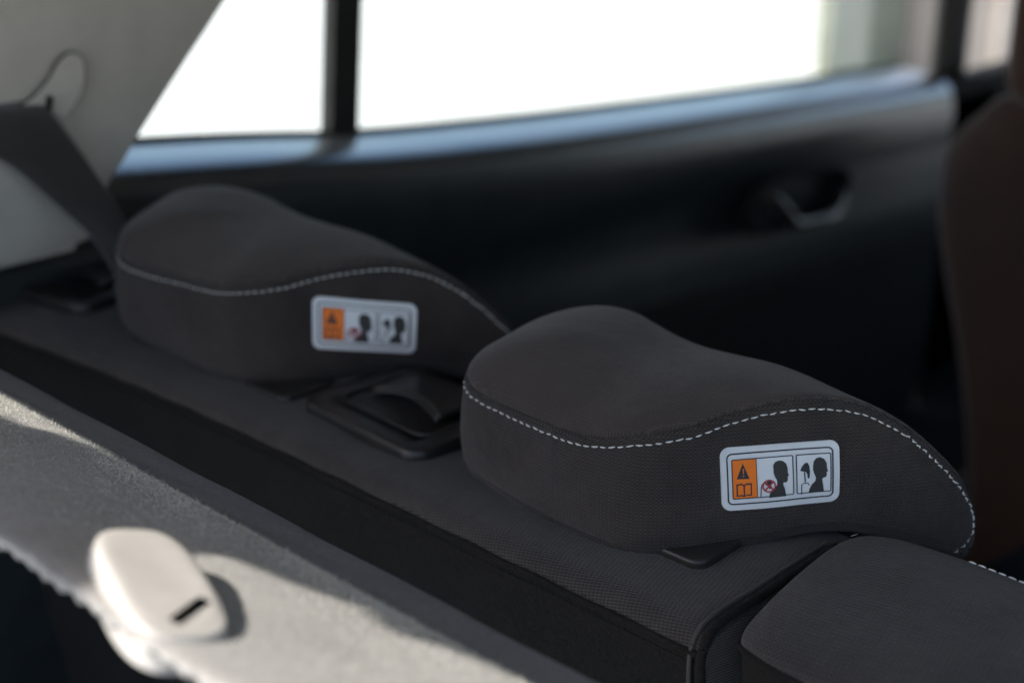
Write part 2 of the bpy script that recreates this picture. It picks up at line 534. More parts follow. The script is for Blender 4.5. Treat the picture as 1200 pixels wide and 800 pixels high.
class Headrest:
    N = 300
    CX = .066
    def __init__(s, p, lift=0):
        s.wr, s.wf, s.zf, s.cb, s.ce, s.p1, s.p2, s.cf, s.dip, s.dy, s.dw = p
        base = [(-.0125, 0, .0590, .003), (-.0115, -.022, .0610, .002), (-.004, -.044, .0675, .0005)] + HB[3:]
        G = []
        for a, b, c, d in base[:0:-1]:
            f = min(1, max(0, (a + .004) / .15))
            if a > .148: y = -b / .15 * (s.wr + s.wf)
            elif a < -.005: y = s.wr - .028
            elif a < 0: y = s.wr - .008
            else: y = s.wr + s.wf * f ** .8
            G.append((a, y, .058 + (c - .058) * (s.zf if c > .058 else 1), d))
        ctl = HB[:-1] + G
        ctl = [(a, b, c + (lift * math.exp(-((b - .005) / .055) ** 2) if a < .04 else 0) + .003 * math.exp(-((b - .05) / .02) ** 2) * (a < 0), d) for a, b, c, d in ctl]
        kf = len(HB) - 1
        pts = spline(ctl[kf:] + ctl[:kf], 20, True)
        n = len(pts)
        Ls = [0]
        for i in range(n):
            Ls.append(Ls[-1] + math.dist(pts[i][:3], pts[(i + 1) % n][:3]))
        s.tot = Ls[-1]
        s.o = []; k = 0
        for i in range(s.N):
            d = s.tot * i / s.N
            while Ls[k + 1] < d: k += 1
            f = (d - Ls[k]) / (Ls[k + 1] - Ls[k])
            s.o.append(tuple(x + (y - x) * f for x, y in zip(pts[k], pts[(k + 1) % n])))
    def at(s, i):
        """outline at fractional index: x, y, zs, zb"""
        i %= s.N; a = int(i); f = i - a
        return tuple(x + (y - x) * f for x, y in zip(s.o[a], s.o[(a + 1) % s.N]))
    def nrm(s, i):
        a = s.at(i - 1.5); b = s.at(i + 1.5)
        t = Vector((b[0] - a[0], b[1] - a[1], 0))
        if t.length < 1e-7: t = Vector((0, 1, 0))
        t.normalize()
        return Vector((-t.y, t.x, 0)) * (-1 if (Vector((-t.y, t.x)).dot(Vector((s.at(i)[0] - .07, s.at(i)[1] + .01))) < 0) else 1)
    def side(s, i, v):
        """gusset, v = 0 bottom .. 1 seam"""
        x, y, zs, zb = s.at(i)
        h = max(.004, zs - zb)
        z = zb + h * v
        db = v * h; dt = (1 - v) * h
        off = .0034 * math.sin(PI * min(1, v * 1.0)) * min(1, h / .05)
        off -= .0060 * math.exp(-db / .0035)                     # rolls under at the hem
        off -= .0016 * math.exp(-((db - .0085) / .0011) ** 2) * min(1, h / .03)   # hem line
        off -= .0022 * math.exp(-dt / .0012)                     # drops into the seam
        off += .0007 * math.exp(-((dt - .0018) / .0012) ** 2)
        off += s.und(i, z, h)
        off += .00022 * math.sin(2 * PI * i * s.tot / s.N / .0102 + 2 * math.sin(i * .13)) * math.exp(-((dt - .006) / .005) ** 2)
        return Vector((x, y, z)) + s.nrm(i) * off
    def und(s, i, z, h):      # the cover never lies perfectly even
        return (.0005 * math.sin(i * .21 + z * 60) + .0004 * math.sin(i * .083 - z * 95 + 1)) * min(1, h / .05)
    def crest(s, x, y):
        return s.cb + s.ce * y / .1 - s.cf * max(0, x - .085) ** 2 - s.dip * math.exp(-((y - s.dy) / s.dw) ** 2)
    def top(s, i, r):
        x0, y0, zs, zb = s.at(i)
        x = s.CX + (x0 - s.CX) * r; y = y0 * r
        w = (1 - r ** s.p1) ** s.p2
        z = zs + (s.crest(x, y) - zs) * w
        d = (1 - r) * math.hypot(x0 - s.CX, y0)
        puff = .0024 * (1 - math.exp(-d / .0022)) * math.exp(-d / .030)
        p = Vector((x, y, z + puff)) + s.nrm(i) * (puff * .55 * math.exp(-d / .012) - .0016 * math.exp(-d / .0011))
        return p

def cut_poly(poly, step=.003):
    """2D polygon -> clean triangles on a regular grid, so that it can follow a curved surface"""
    bm = bmesh.new()
    vs = [bm.verts.new((x, y, 0)) for x, y in poly]
    f = bm.faces.new(vs)
    if f.normal.z < 0: f.normal_flip()
    bm.normal_update()
    bmesh.ops.triangulate(bm, faces=list(bm.faces))
    xs = [p[0] for p in poly]; zs = [p[1] for p in poly]
    a = math.floor(min(xs) / step) * step
    while a < max(xs):
        bmesh.ops.bisect_plane(bm, geom=list(bm.verts) + list(bm.edges) + list(bm.faces), plane_co=(a, 0, 0), plane_no=(1, 0, 0)); a += step
    a = math.floor(min(zs) / step) * step
    while a < max(zs):
        bmesh.ops.bisect_plane(bm, geom=list(bm.verts) + list(bm.edges) + list(bm.faces), plane_co=(0, a, 0), plane_no=(0, 1, 0)); a += step
    bm.verts.index_update()
    bm.normal_update()
    V = [(v.co.x, v.co.y) for v in bm.verts]
    F = [tuple(v.index for v in (fc.verts if fc.normal.z > 0 else reversed(fc.verts))) for fc in bm.faces]
    bm.free()
    return V, F

# label artwork, traced in a drawing of the label and brought to millimetres
def art(pts):
    """drawing units -> metres from the label centre"""
    out = []
    Ax, Ay = 154., 178.; Ux, Uy = 895., -111.; Vx, Vy = 27., 446.
    det = Ux * Vy - Uy * Vx
    for x, y in pts:
        dx, dy = x - Ax, y - Ay
        u = (dx * Vy - dy * Vx) / det; v = (Ux * dy - Uy * dx) / det
        out.append(((u - .5) * .0646, (.5 - v) * .0358))
    return out
def art2(pts):
    return art([(x, y - 13) for x, y in pts])
def ringpoly(w, h, r, t):
    o = rrect(w, h, r, 8); i = rrect(w - 2*t, h - 2*t, max(.0002, r - t), 8)
    return o, i
def circ(cx, cy, r, n=24):
    return [(cx + r * math.cos(2*PI*k/n), cy + r * math.sin(2*PI*k/n)) for k in range(n)]

def make_headrest(label, params, loc, rz, lab, lift=0, stretch=1.0):
    H = Headrest(params, lift)
    t = thing('headrest', label, 'headrest', loc, rz, 'charcoal headrests on the rear seat')
    N = H.N
    # side panel with its underside
    nv = 44
    vs = [ (j / (nv - 1)) for j in range(nv)]
    vs = [ .5 - .5 * math.cos(PI * v) for v in vs]
    V, F = grid(N, nv, lambda i, j: H.side(i, vs[j]), True)
    uv = [(H.tot * i / N, H.at(i)[3] + (H.at(i)[2] - H.at(i)[3]) * vs[j]) for j in range(nv) for i in range(N)]
    b0 = len(V)
    for q in (.9, .6, .25):
        for i in range(N):
            p = H.side(i, 0); V.append(Vector((H.CX + (p.x - H.CX) * q, p.y * q, p.z + .001 - .002 * (1 - q) - (.0 if p.z > -.003 else (p.z * (1 - q)))))); uv.append((p.x * q, p.y * q))
    rings = [0] + [b0 + k * N for k in range(3)]
    for a, b in zip(rings[:-1], rings[1:]):
        for i in range(N):
            F.append((a + (i + 1) % N, a + i, b + i, b + (i + 1) % N))
    F.append(tuple(rings[-1] + i for i in range(N))[::-1])
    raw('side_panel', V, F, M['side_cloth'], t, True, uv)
    # top panel
    rs = [1, .997, .993, .988, .982, .975, .965, .95, .93, .905, .875, .84, .8, .76, .72, .68, .64, .6, .56, .52, .48, .44, .4, .36, .32, .28, .24, .2, .16, .12, .08, .05, .025]
    V, F = grid(N, len(rs), lambda i, j: H.top(i, rs[j]), True)
    V.append(H.top(0, 0)); c = len(V) - 1; k = (len(rs) - 1) * N
    for i in range(N):
        F.append((k + i, k + (i + 1) % N, c))
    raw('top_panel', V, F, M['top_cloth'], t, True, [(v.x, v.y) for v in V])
    # white stitching below the seam: rear and both sides, not along the front lip
    SV, SF = [], []
    step = .0051 / H.tot * N; ln = .0037 / H.tot * N
    i = 0.0
    while i < N:
        x, y, zs, zb = H.at(i)
        if (y < 0 and x < .108) or (y >= 0 and x < .140):
            P = []; jl = random.uniform(.86, 1.06)
            for f in (0, .5, 1):
                ii = i + ln * f * jl
                q = H.at(ii); h = max(.006, q[2] - q[3])
                v = max(.12, 1 - .0047 / h)
                P.append(H.side(ii, v) + H.nrm(ii) * (-.0002 + .00050 * (f == .5)))
            j, j2 = random.uniform(-.00022, .00022), random.uniform(-.00030, .00030)
            P = [p + Vector((0, 0, j + j2 * (q - 1))) for q, p in enumerate(P)]
            tube('', P, [.00030, .00048, .00030], None, None, 6, False, (SV, SF))
        i += step
    # on the near lip the row leaves the crease and curls down and under the front end
    lip = spline([(.1074, .0588), (.1165, .0490), (.1244, .0393), (.1320, .0292), (.1379, .0195), (.1418, .0105), (.1430, .0035), (.1422, -.0040), (.1395, -.0105), (.1360, -.0155)], 12)
    near = [i for i in range(N) if H.at(i)[1] < -.05 and H.at(i)[0] < .1440 and H.at(i)[2] > .006]
    def on_lip(x, z):
        k = min(near, key=lambda i: abs(H.at(i)[0] - x))
        q = H.at(k)
        return H.side(k, min(.97, max(.06, (z - q[3]) / (q[2] - q[3])))), H.nrm(k)
    d = 0.0; acc = []
    for a, b in zip(lip[:-1], lip[1:]):
        m = 6
        for j in range(m):
            acc.append((a[0] + (b[0] - a[0]) * j / m, a[1] + (b[1] - a[1]) * j / m))
    d = .0012; start = None; run = []
    for k in range(1, len(acc)):
        d += math.dist(acc[k], acc[k - 1]) * 1.2
        ph = d % .0051
        if ph < .0037:
            p, n_ = on_lip(*acc[k]); run.append(p + n_ * .0001)
        elif run:
            if len(run) > 2:
                pp = [run[0], run[len(run) // 2] + n_ * .0003, run[-1]]
                tube('', pp, [.00030, .00048, .00030], None, None, 6, False, (SV, SF))
            run = []
    o = raw('stitching', SV, SF, M['thread'], t); o["kind"] = "stuff"
    # posts
    for py in (-.055, .071):
        tube('post', [(.052, py, -.012), (.052, py, .02)], .0055, M['metal'], t, 16)
    # ---- warning label on the side
    lx, lz, tilt = lab
    best = min(range(N), key=lambda i: abs(H.at(i)[0] - lx) + (0 if H.at(i)[1] < 0 else 9))
    # plan arc length table around the centre
    def index_at(s):
        i = float(best); st = .25 if s > 0 else -.25; d = 0
        while d < abs(s):
            a = H.at(i); b = H.at(i + st); dd = math.hypot(b[0] - a[0], b[1] - a[1])
            if d + dd >= abs(s): return i + st * (abs(s) - d) / dd
            d += dd; i += st
        return i
    ct, st_ = math.cos(tilt), math.sin(tilt)
    cache = {}
    def lay(a, b, h):
        a = a * stretch - .085 * b
        a, b = a * ct - b * st_, a * st_ + b * ct
        key = round(a, 5)
        if key not in cache: cache[key] = index_at(a)
        i = cache[key]; q = H.at(i)
        z = lz + b
        v = (z - q[3]) / (q[2] - q[3])
        hh = q[2] - q[3]
        x = Vector((q[0], q[1], z)) + H.nrm(i) * (.0034 * math.sin(PI * min(1, max(0, v))) * min(1, hh / .05) + H.und(i, z, hh) + .0004 + h)
        return x
    def piece(name, poly, h, mat, parent, skirt=0):
        P, Fc = cut_poly(poly)
        V = [lay(x, y, h) for x, y in P]
        F = list(Fc)
        if skirt:
            n = len(poly); b = len(V)
            V += [lay(x, y, h) for x, y in poly] + [lay(x * 1.004, y * 1.004, h - skirt) for x, y in poly]
            F += [(b + i, b + n + i, b + n + (i + 1) % n, b + (i + 1) % n) for i in range(n)]
        return raw(name, V, F, mat, parent, True)
    def band(name, o_, i_, h, mat, parent):
        n = len(o_); V = []; F = []
        # refine long edges so that the line follows the cloth
        O, I = [], []
        for k in range(n):
            m = max(1, int(math.dist(o_[k], o_[(k + 1) % n]) / .003))
            for j in range(m):
                f = j / m
                O.append(tuple(a + (b - a) * f for a, b in zip(o_[k], o_[(k + 1) % n])))
                I.append(tuple(a + (b - a) * f for a, b in zip(i_[k], i_[(k + 1) % n])))
        n = len(O)
        V = [lay(x, y, h) for x, y in O] + [lay(x, y, h) for x, y in I]
        F = [(k, (k + 1) % n, n + (k + 1) % n, n + k) for k in range(n)]
        return raw(name, V, F, mat, parent, True)
    def line(name, pts, wd, h, mat, parent):
        V, F = [], []
        Q = []
        for a, b in zip(pts[:-1], pts[1:]):
            m = max(1, int(math.dist(a, b) / .003))
            Q += [tuple(x + (y - x) * j / m for x, y in zip(a, b)) for j in range(m)]
        Q.append(pts[-1])
        for k, p in enumerate(Q):
            a = Q[max(0, k - 1)]; b = Q[min(len(Q) - 1, k + 1)]
            d = Vector((b[0] - a[0], b[1] - a[1])).normalized(); nn = Vector((-d.y, d.x)) * wd / 2
            V += [lay(p[0] + nn.x, p[1] + nn.y, h), lay(p[0] - nn.x, p[1] - nn.y, h)]
        F = [(2*k, 2*k+1, 2*k+3, 2*k+2) for k in range(len(Q) - 1)]
        return raw(name, V, F, mat, parent, True)
    W_, H_ = .0646, .0358
    lb = piece('warning_label', rrect(W_, H_, .0052, 8), .0004, M['lab_base'], t, .0006)
    lb["label"] = "pale warning label with orange caution field and two head pictograms"
    ink = .0005; e = .00010
    o_, i_ = ringpoly(W_ - .0064, H_ - .0066, .0031, .00085)
    band('border_line', o_, i_, ink, M['lab_ink'], lb)
    def frame(u0, u1, v0, v1, name):
        cx = ((u0 + u1) / 2 - .5) * W_; cy = (.5 - (v0 + v1) / 2) * H_
        w = (u1 - u0) * W_; h = (v1 - v0) * H_
        o_, i_ = ringpoly(w, h, .0010, .00058)
        sh = lambda q: [(x + cx, y + cy) for x, y in q]
        piece('panel', sh(rrect(w - .0004, h - .0004, .0008, 4)), ink, M['lab_panel'], lb)
        band(name, sh(o_), sh(i_), ink + 2 * e, M['lab_ink'], lb)
    frame(.092, .612, .185, .815, 'panel_line')
    frame(.632, .930, .185, .815, 'panel_line')
    U = lambda u, v: ((u - .5) * W_, (.5 - v) * H_)
    piece('caution_field', [U(.097, .197), U(.097, .803), U(.300, .803), U(.300, .197)], ink + e, M['lab_orange'], lb)
    line('divider', [U(.303, .197), U(.303, .803)], .0004, ink + 2 * e, M['lab_ink'], lb)
    piece('warning_triangle', art([(331, 272), (286, 384), (384, 374)]), ink + 2 * e, M['lab_ink'], lb)
    piece('exclamation_bar', art([(331, 308), (340, 307), (339, 345), (334, 346)]), ink + 3 * e, M['lab_orange'], lb)
    piece('exclamation_dot', circ(*art([(337, 359)])[0], .00042, 10), ink + 3 * e, M['lab_orange'], lb)
    piece('book', art2([(284, 434), (322, 424), (343, 432), (363, 420), (401, 417), (404, 506), (365, 508), (346, 518), (325, 515), (289, 522)]), ink + 2 * e, M['lab_ink'], lb)
    piece('book_page', art2([(295, 441), (321, 434), (337, 440), (341, 507), (325, 503), (299, 510)]), ink + 3 * e, M['lab_orange'], lb)
    piece('book_page', art2([(349, 439), (364, 430), (391, 428), (394, 496), (366, 498), (352, 506)]), ink + 3 * e, M['lab_orange'], lb)
    line('seat_outline', art([(471, 506), (472, 440), (476, 415), (490, 400)]), .0005, ink + 2 * e, M['lab_ink'], lb)
    piece('head_pictogram', art([(561, 302), (558, 272), (572, 249), (600, 236), (630, 238), (655, 255), (667, 285), (669, 318), (679, 338), (668, 345), (671, 360),
          (667, 379), (655, 388), (640, 386), (636, 402), (650, 432), (662, 486), (534, 503), (537, 472), (555, 442), (580, 424), (592, 402), (588, 375), (572, 350), (562, 325)]), ink + 2 * e, M['lab_head'], lb)
    c = art([(530, 418)])[0]
    o_ = circ(*c, .0037); i_ = circ(*c, .0029)
    piece('low_headrest', art([(500, 408), (520, 382), (545, 380), (556, 398), (540, 402), (552, 425), (535, 440), (520, 420)]), ink + 3 * e, M['lab_ink'], lb)
    band('prohibition_ring', o_, i_, ink + 4 * e, M['lab_red'], lb)
    k = .7071 * .0033
    line('prohibition_bar', [(c[0] - k, c[1] + k), (c[0] + k, c[1] - k)], .0008, ink + 4 * e, M['lab_red'], lb)
    line('prohibition_bar', [(c[0] + k, c[1] + k), (c[0] - k, c[1] - k)], .0008, ink + 5 * e, M['lab_red'], lb)
    piece('head_pictogram', art([(858, 262), (862, 229), (880, 205), (910, 196), (940, 205), (960, 232), (965, 268), (974, 291), (963, 299), (966, 318), (958, 335), (940, 341),
          (932, 352), (941, 387), (953, 444), (833, 461), (840, 425), (855, 395), (880, 370), (885, 345), (872, 320), (860, 292)]), ink + 2 * e, M['lab_head'], lb)
    piece('headrest_pictogram', art([(762, 302), (775, 270), (795, 246), (815, 240), (830, 262), (837, 300), (836, 346), (823, 356), (817, 322), (806, 307), (785, 306)]), ink + 2 * e, M['lab_ink'], lb)
    line('post_pictogram', art([(795, 308), (804, 380)]), .0007, ink + 3 * e, M['lab_ink'], lb)
    line('seat_outline', art([(781, 472), (778, 398), (800, 388), (826, 387), (836, 402)]), .00055, ink + 2 * e, M['lab_ink'], lb)
    return t

make_headrest('nearer charcoal headrest in sharp focus, its warning label facing the camera',
              (.0956, .0009, .6318, .0952, .0082, 2.3461, .8379, 4.2668, .0093, .0019, .0458),
              (.528, .442, 0), 0, (.0525, .0428, math.radians(0)))
make_headrest('farther charcoal headrest by the grey pillar, slightly out of focus',
              (.1152, .0185, 1.1948, .1014, .0103, 1.9906, .7979, 5.2902, .0070, .0103, .052),
              (.5246, .7706, 0), math.radians(1.4), (.0545, .0405, math.radians(-8)), .0075, 1.08)

# ------------------------------------------------------------------ parcel shelf in the foreground
TL = math.radians(22)
shelf = thing('parcel_shelf', 'sunlit grey felt parcel shelf edge in the foreground', 'parcel shelf', (.334, .45, .061))
sx = Vector((-math.cos(TL), 0, math.sin(TL))); sn = Vector((math.sin(TL), 0, math.cos(TL)))
rnd = random.Random(3)
ny = 520
fray = []
v = 0
for j in range(ny):
    v = .90 * v + rnd.uniform(-.0005, .0005)
    fray.append(v + .0009 * rnd.random() ** 2)
SY = [-.62 + 1.19 * j / (ny - 1) for j in range(ny)]
prof = [(-.0016, -.0016), (-.0006, -.0004), (.0006, 0), (.004, .0002)] + [(.004 + .124 * k / 14, .0002) for k in range(1, 15)] + [(.1288, -.0006), (.1292, -.0020), (.1270, -.0042), (.02, -.008)]
def shelf_pt(i, j):
    d, h = prof[i]
    if 17 <= i <= 20:
        d += fray[j] * (1 if i >= 18 else .5)
        h += .0012 * math.sin(j * 1.3) * (i > 18)
    h += .0005 * math.sin(SY[j] * 40 + d * 60) * (d > .002) + rnd.uniform(-.0002, .0002)
    return sx * d + sn * h + Vector((0, SY[j], 0))
V, F = grid(len(prof), ny, shelf_pt)
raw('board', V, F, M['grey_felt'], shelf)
fl = spline([(-.001, -.0022), (.0060, -.0045), (.016, -.0085), (.0335, -.0145), (.0362, -.0190), (.0365, -.03), (.030, -.045), (.01, -.05)], 5)
V, F = grid(len(fl), ny, lambda i, j: Vector((fl[i][0], SY[j], fl[i][1] + .0004 * math.sin(SY[j] * 55 + i))))
raw('front_flange', V, F, M['shaded_felt'], shelf)
# loose fibres that stand out of the felt along the crest
FV, FF = [], []
for k in range(42000):
    yy = rnd.uniform(-.15, .54)
    dd = abs(rnd.gauss(0, .012)) if k % 3 else rnd.uniform(-.002, .10)
    base = sx * dd + sn * .0001 + Vector((0, yy, 0))
    ln = rnd.uniform(.0006, .0020) * (1 + 1.4 * (rnd.random() > .95))
    d = (sn * rnd.uniform(.1, 1) + sx * rnd.uniform(-1.2, .8) + Vector((0, rnd.uniform(-1, 1), 0))).normalized()
    w = d.cross(Vector((rnd.random(), rnd.random(), rnd.random()))).normalized() * rnd.uniform(.00008, .00017)
    b = len(FV)
    FV += [base - w, base + w, base + d * ln]
    FF.append((b, b + 1, b + 2))
o = raw('felt_fibres', FV, FF, M['fibre'], shelf, False); o["kind"] = "stuff"
# white plastic hook clip with a slot
kw = (Vector((-.678, -.639, .363)) * .16 + sn).normalized()          # the clip lies almost flat on the board
vd = Vector((.460, .780, -.5226)).normalized()
ax = Vector((-.113, .581, .811)); ax = (ax - vd * (ax.dot(kw) / vd.dot(kw))); FL = ax.length; ax.normalize()
bx = kw.cross(ax).normalized()
kc = Vector((.2400, .4040, .1043)) - Vector((.334, .45, .061)) - kw * .006
LW, LL, LHt = .0385, .0460 * FL, .0105
def clip_pt(i, j, nu=72, nv=15):
    th = 2 * PI * i / nu; c, s_ = math.cos(th), math.sin(th)
    e = 2 / 3.2
    cx = abs(c) ** e * (1 if c > 0 else -1); cy = abs(s_) ** e * (1 if s_ > 0 else -1)
    prof_ = [(1.02, -.5), (1.02, .25), (1, .5), (.985, .7), (.96, .84), (.92, .93), (.86, .985), (.78, 1.0), (.66, 1.0), (.54, .99), (.42, .98), (.3, .975), (.2, .97), (.1, .97), (.0, .97)]
    r, h = prof_[j]
    a = cy * LL / 2 * r; b = cx * LW / 2 * r
    hh = h * LHt
    if a < -.001 and h > .9: hh -= .002 * (a / (LL/2)) ** 2
    return kc + ax * a + bx * b + kw * hh
V, F = grid(72, 15, clip_pt, True)
clip = raw('hook_clip', V, F, M['clip'], shelf)
clip["label"] = "white plastic hook clip with a dark slot, sunlit"
cut = rbox('slot_cutter', (.022, .0055, .03), (0, 0, 0), None, None, .0012, 2)
sl = Vector((.723, -.487, .494)); sl = (sl - vd * (sl.dot(kw) / vd.dot(kw))).normalized(); sm = kw.cross(sl).normalized()
mw = Matrix(((sl.x, sm.x, kw.x, 0), (sl.y, sm.y, kw.y, 0), (sl.z, sm.z, kw.z, 0), (0, 0, 0, 1)))
cpos = kc + ax * (-LL * .30) + bx * (-.004) + kw * .0165
mw.translation = Vector((.334, .45, .061)) + cpos
cut.matrix_world = mw
md = clip.modifiers.new('slot', 'BOOLEAN'); md.object = cut; md.operation = 'DIFFERENCE'; md.solver = 'EXACT'
bpy.context.view_layer.update()
dg = bpy.context.evaluated_depsgraph_get()
nm = bpy.data.meshes.new_from_object(clip.evaluated_get(dg))
clip.modifiers.clear(); clip.data = nm
if not nm.materials: nm.materials.append(M['clip'])
for p in nm.polygons: p.use_smooth = False
for p in nm.polygons: p.use_smooth = len(p.vertices) == 4
bpy.data.objects.remove(cut)

# ------------------------------------------------------------------ far side of the car: door, window, pillars, belts
door = thing('rear_door', 'dark plastic rear door with bright window sill and inside handle', 'car door', (1.3, 1.06, -.6))
DO = Vector((-1.3, -1.06, .6))
SILL = [(.30, .118), (.50, .100), (.672, .080), (.782, .066), (.929, .045), (1.157, .023), (1.479, -.0016), (1.809, -.023), (2.061, -.038), (2.14, -.043)]
dprof = spline([(1.112, -.020), (1.108, -.004), (1.100, -.0005), (1.080, -.0012), (1.055, -.0035), (1.032, -.0075), (1.018, -.0145), (1.010, -.027), (1.006, -.050), (1.008, -.080), (1.014, -.115),
                (1.016, -.16), (1.010, -.22), (1.010, -.32), (1.015, -.50), (1.02, -.60)], 5)
XS = [.30 + 1.765 * k / 110 for k in range(111)]
def door_pt(i, j):
    y, dz = dprof[i]; x = XS[j]
    # the panel swells towards the front end, and a crease runs up and forward across it
    k = max(0, min(1, (x - 1.35) / .6)); k = k * k * (3 - 2 * k)
    d = -dz
    y -= .016 * k * math.exp(-((d - .16) / .09) ** 2)
    cz = .16 - .10 * (x - .75)
    y += .012 * (1 / (1 + math.exp(-(d - cz) / .010))) * (1 - k) * (1 if d < .5 else 0)
    e = max(0, (x - 2.04) / .08)
    return Vector((x, y, interp(SILL, x) + dz)) + DO
SI = 35        # profile rows that make up the sill capping
V, F = grid(SI + 1, len(XS), door_pt)
raw('window_sill', V, F, M['sill_plastic'], door)
SJ = 61        # below this row the darker cloth insert begins; its black also paints the fade into shade
V, F = grid(SJ - SI + 1, len(XS), lambda i, j: door_pt(i + SI, j))
raw('door_panel', V, F, M['door_plastic'], door)
V, F = grid(len(dprof) - SJ, len(XS), lambda i, j: door_pt(i + SJ, j) + Vector((0, .004 if i == 0 else 0, 0)))
raw('door_insert', V, F, M['insert_cloth'], door)
# window seal line and glass
tube('window_seal', [Vector((x, 1.104, interp(SILL, x) + .001)) + DO for x in XS], .004, M['rubber'], door, 8)
def pane(x0, x1):
    n = 20
    xs = [x0 + (x1 - x0) * k / n for k in range(n + 1)]
    ol = [(x, interp(SILL, x) - .02) for x in xs] + [(x1, .46), (x0, .46)]
    p = sheet('window_pane', [(x + DO.x, z + DO.z) for x, z in ol], 1.108 + DO.y, 1.112 + DO.y, M['glass'], door)
    return p
pane(.42, .918)
pane(.940, 2.06)
# upright bar between the panes
bar = [(.902, .038), (.9155, .1835), (.944, .46), (.981, .46), (.9516, .1835), (.9385, .038)]
sheet('division_bar', [(x + DO.x, z + DO.z) for x, z in bar], 1.101 + DO.y, 1.118 + DO.y, M['rubber'], door)
rbox('window_frame', (1.9, .03, .26), Vector((1.2, 1.105, .335)) + DO, M['rubber'], door, .008)
# inside handle: recess cup, rim, lever
hx, hz = 1.655, -.160
def inh(p): return Vector(p) + DO
HY = .984
rim = [(1.478, -.150), (1.500, -.112), (1.560, -.104), (1.680, -.112), (1.765, -.122), (1.795, -.142), (1.792, -.172), (1.760, -.205), (1.690, -.214), (1.600, -.208), (1.520, -.196), (1.484, -.178)]
HS = lambda x, z: (1.625 + (x - 1.655) * .72, -.143 + (z + .160) * .70)
rim = [HS(*p) for p in rim]
rims = spline(rim, 5, True)
V = []; F = []
nr = len(rims)
cxh, czh = 1.615, -.143
for sc, dy in ((1.12, .014), (1.08, .001), (1.04, -.003), (1.0, -.002), (.96, .006), (.90, .028), (.6, .034)):
    for x, z in rims:
        V.append(inh((cxh + (x - cxh) * sc, HY + dy, czh + (z - czh) * sc)))
for j in range(6):
    for i in range(nr):
        F.append((j*nr+i, j*nr+(i+1) % nr, (j+1)*nr+(i+1) % nr, (j+1)*nr+i))
F.append(tuple(6 * nr + i for i in range(nr)))
hc = raw('handle_cup', V, F, M['insert_cloth'], door)
lev = spline([(1.512, HY + .010, -.124), (1.532, HY - .006, -.130), (1.556, HY - .016, -.160), (1.585, HY - .016, -.186), (1.640, HY - .016, -.196), (1.700, HY - .015, -.200), (1.752, HY - .010, -.192), (1.776, HY - .002, -.176)], 6)
lev = [(HS(p[0], p[2])[0], p[1], HS(p[0], p[2])[1]) for p in lev]
tube('lever', [inh(p) for p in lev], .0075, M['black_plastic'], hc, 12)
tube('lever_glint', [inh((p[0], p[1] - .0078, p[2] + .001)) for p in lev[5:11]], .0022, M['metal'], hc, 8)  # short metal slivers set on the lever as its glints
tube('lever_glint', [inh((p[0], p[1] - .0078, p[2] + .001)) for p in lev[28:34]], .0026, M['metal'], hc, 8)

# rear pillar trim with belt slot
cp = thing('pillar_trim', 'pale grey-brown rear pillar trim at upper left with belt slot', 'pillar trim', (.45, .98, .04))
CO = Vector((-.45, -.98, -.04))
edge = spline([(.860, .385), (.7622, .2772), (.7048, .2135), (.654, .1611), (.6088, .1129), (.5954, .0979), (.5823, .0851), (.5748, .0690), (.5681, .0520), (.558, .043)], 6)
ne = len(edge)
# rows run from the rolled front edge back to the rear of the pillar
def pil(i, j):
    ex, ez = edge[j]
    f = i / 23
    bx_ = -.10
    if i < 6:     # rolled edge towards the glass
        a = (PI / 2) * (1 - i / 6)
        return Vector((ex + .010 * math.sin(a) - .010, .98 + .012 * (1 - math.cos(a)) + (.09 if i == 0 else 0), ez)) + CO
    t_ = (i - 6) / 17
    x = ex - .010 + (bx_ - ex) * t_
    zz = ez + (.041 - ez) * 0
    y = .98 - .018 * math.sin(PI * min(1, t_ * 1.3)) * (1 if ez > .1 else ez / .1)
    f_ = max(0, (.14 - ez) / .1)
    return Vector((x, y - .030 * f_ * f_ * min(1, t_ * 4), zz + .010 * f_ * f_ * min(1, t_ * 4))) + CO
V, F = grid(24, ne, pil)
raw('trim_panel', V, F, M['grey_trim'], cp)
sheet('lower_edge', [(-.10 + CO.x, .043 + CO.z), (.548 + CO.x, .043 + CO.z), (.542 + CO.x, .036 + CO.z), (-.10 + CO.x, .036 + CO.z)], .985 + CO.y, 1.05 + CO.y, M['grey_trim'], cp)
slot = spline([(.462, .963, .145), (.4776, .963, .1519), (.4916, .962, .1572), (.5095, .961, .1645), (.5248, .961, .1762), (.5333, .960, .1877), (.5438, .960, .1930), (.553, .960, .1882), (.5545, .961, .1743), (.5494, .962, .1602), (.5386, .963, .1473)], 6)
tube('slot_rim', [Vector(p) + CO for p in slot], .0009, M['rubber'], cp, 8)
ins = [Vector(p) + CO for p in slot]
raw('slot_insert', [p + Vector((0, -.0008, 0)) for p in ins], [tuple(range(len(ins)))], M['grey_trim'], cp, False)

